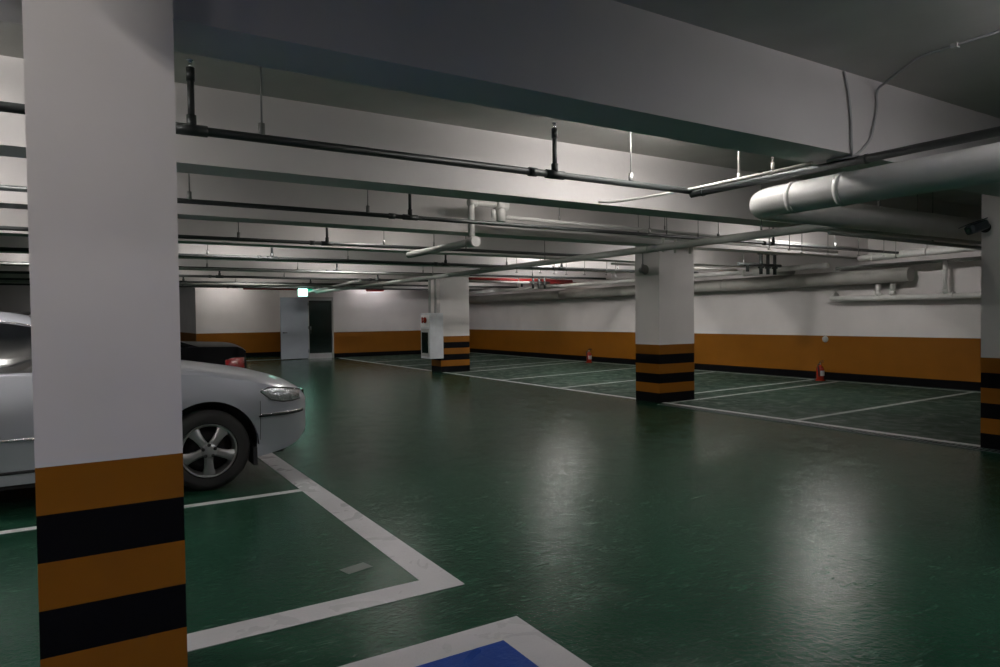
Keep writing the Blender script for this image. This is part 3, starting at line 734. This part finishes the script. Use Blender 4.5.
bm = BM(); cyl(bm, (.98, .0, 1.02), (.98, .06, 1.02), .02, 10); cyl(bm, (.99, .055, 1.02), (.85, .055, 1.02), .012, 10); link('lever_handle', bm, 'dark', lf)
bm = BM()
for z in (.3, 1.2, 2.1): cyl(bm, (-.01, .0, z - .06), (-.01, .0, z + .06), .014, 8)
link('hinge', bm, 'dark', lf)
# exit sign
root = empty('exit_sign', (6.93, 25.0, 2.52)); tag(root, 'glowing pale green exit sign hanging above the open steel door', 'sign')
bm = BM(); box(bm, -.18, .18, -.02, .05, -.17, .17, bev=.008); link('housing', bm, 'frame', root)
bm = BM(); box(bm, -.165, .165, -.026, -.0195, -.155, .155); link('lit_face', bm, 'exitface', root)
for s in (-1, 1):
    bm = BM(); cyl(bm, (.12 * s, .015, .16), (.12 * s, .015, ZC - 2.52), .008, 8); link('hanger_rod', bm, 'rod', root)
bm = BM(); box(bm, .195, .36, .0, .03, .03, .15, bev=.006); link('sign_glare', bm, 'glaregreen', root)  # added glowing block stands in for the sign's green glare, no lamp

# ------------------------------------------------------------ light fixtures (fluorescent battens between the beams)
def make_fixture():
    root = empty('fluorescent_light', (0, 0, 0)); tag(root, 'x', 'light')
    bm = BM(); box(bm, -.62, .62, -.05, .05, .04, .09, bev=.006); link('housing', bm, 'fixture', root)
    bm = BM(); box(bm, -.63, -.60, -.075, .075, -.02, .05); box(bm, .60, .63, -.075, .075, -.02, .05); link('end_cap', bm, 'fixture', root)
    for s in (-1, 1):
        bm = BM(); cyl(bm, (-.60, s * .045, .0), (.60, s * .045, .0), .014, 8); link('tube', bm, 'tube', root)
    for s in (-1, 1):
        bm = BM(); cyl(bm, (s * .45, 0, .09), (s * .45, 0, .135), .006, 6); link('hanger', bm, 'rod', root)
    return root
fix0 = make_fixture(); first = [True]
def fixture(x, y, z, label, rz=0, k=0):
    if first[0]: r = fix0; first[0] = False
    else:
        r = fix0.copy(); C.objects.link(r)
        for ch in fix0.children:
            c = ch.copy(); C.objects.link(c); c.parent = r
            if k and c.name.startswith('tube'):
                c.material_slots[0].link = 'OBJECT'; c.material_slots[0].material = M[('tube', 'tube_cool', 'tube_dim', 'tube_weak')[k]]
    r.location = (x, y, z); r.rotation_euler = (0, 0, rz); r['label'] = label; r['group'] = 'fluorescent lights between the beams'
    h = ZC - z
    return r
FL = 'white twin tube fluorescent light '
lights = [
    (4.50, 4.22, 3.17, 'between the first and second beams near the dark main pipe', 0),
    (-1.3, 4.2, 3.17, 'between the first and second beams over the left bays', 0),
    (5.1, 6.60, 3.17, 'between the second and third beams by the raised white elbow', 2),
    (-1.2, 6.75, 3.17, 'between the second and third beams over the silver car', 0),
    (11.2, 7.15, 3.17, 'between the second and third beams over the right bays', 0),
    (4.2, 9.95, 3.17, 'between the third and fourth beams over the aisle', 2),
    (11.0, 9.4, 3.17, 'between the third and fourth beams over the right bays', 0),
    (-1.8, 9.5, 3.17, 'between the third and fourth beams over the black car', 0),
    (9.8, 13.0, 3.17, 'between the fourth and fifth beams over the right bays', 0),
    (11.6, 12.0, 3.17, 'between the fourth and fifth beams, added to light the right wall', 0),  # lamp added to brighten the right wall
    (2.6, 12.1, 3.17, 'between the fourth and fifth beams over the aisle', 0),
    (5.4, 14.9, 3.17, 'between the fifth and sixth beams over the aisle', 0),
    (11.6, 14.9, 3.17, 'between the fifth and sixth beams over the right bays', 0),
    (-.5, 14.9, 3.17, 'between the fifth and sixth beams over the left bays', 0),
    (6.2, 17.7, 3.17, 'between the sixth and seventh beams over the aisle', 2),
    (12.4, 17.7, 3.17, 'between the sixth and seventh beams over the right bays', 2),
    (1.5, 17.7, 3.17, 'between the sixth and seventh beams over the left bays', 2),
    (4.4, 20.4, 3.17, 'between the seventh and eighth beams over the aisle', 2),
    (12.0, 20.6, 3.17, 'between the seventh and eighth beams over the right bays', 2),
    (6.4, 23.2, 3.17, 'between the eighth and last beams over the aisle', 2),
    (12.2, 23.2, 3.17, 'between the eighth and last beams near the right wall', 3),
    (1.2, 23.2, 3.17, 'between the eighth and last beams over the left bays', 2),
    (10.0, 25.7, 3.17, 'between the last beam and the door wall', 3),
    (4.9, 28.2, 3.17, 'in front of the recessed wall', 2),
    (0.6, 32.5, 3.17, 'deep in the far corner, added to lift the dark recess', 3),  # unseen lamp added so the far recess does not go black
    (4.7, .95, 3.17, 'behind the viewer to the right', 3),
    (-3.3, 1.0, 3.17, 'at the far left, added to light the silver car', 2),  # unseen lamp added to brighten the silver car's side
    (4.0, -1.2, 3.17, 'behind the viewer', 1),
    (0.5, -4.0, 3.17, 'far behind the viewer', 2),
]
for x, y, z, l, k in lights: fixture(x, y, z, FL + l, PI / 2 if (x, y) in ((9.8, 13.0), (11.2, 7.15), (4.2, 9.95)) else 0, k)
o = fixture(-.70, 1.30, 3.14, FL + 'above and behind the viewer to the left', PI / 2, 2)
# unseen box added above the viewer, out of frame; it shades the head of the nearest column
bm = BM(); box(bm, -.12, .45, .55, 2.35, 2.745, ZC - .001, bev=0); tag(link('shade_box', bm, 'fixture'), 'added white shading duct under the ceiling above the viewer', 'blocker')

# ------------------------------------------------------------ world, camera, view
W = bpy.data.worlds.new('world'); bpy.context.scene.world = W; W.use_nodes = True
W.node_tree.nodes['Background'].inputs['Color'].default_value = (0, 0, 0, 1)
W.node_tree.nodes['Background'].inputs['Strength'].default_value = 0
cam = bpy.data.cameras.new('camera'); co = bpy.data.objects.new('camera', cam); C.objects.link(co)
f, yaw, pit, rol = 681.91, 0.55115, 0.02339, -0.01157
cam.sensor_width = 36; cam.lens = f / 1000 * 36; cam.clip_start = .05
fw = Vector((math.sin(yaw) * math.cos(pit), math.cos(yaw) * math.cos(pit), -math.sin(pit)))
r0 = Vector((math.cos(yaw), -math.sin(yaw), 0)); u0 = r0.cross(fw)
r = r0 * math.cos(rol) + u0 * math.sin(rol); u = -r0 * math.sin(rol) + u0 * math.cos(rol)
co.matrix_world = Matrix.Translation((0, 0, 1.5)) @ Matrix((r, u, -fw)).transposed().to_4x4()
sc = bpy.context.scene; sc.camera = co
sc.view_settings.view_transform = 'Standard'; sc.view_settings.look = 'None'; sc.view_settings.gamma = 1
sc.view_settings.use_curve_mapping = False; sc.view_settings.exposure = -0.08
sc.cycles.max_bounces = 8; sc.cycles.diffuse_bounces = 5; sc.cycles.caustics_reflective = False
sc.cycles.use_denoising = True; sc.cycles.sample_clamp_indirect = 4.0
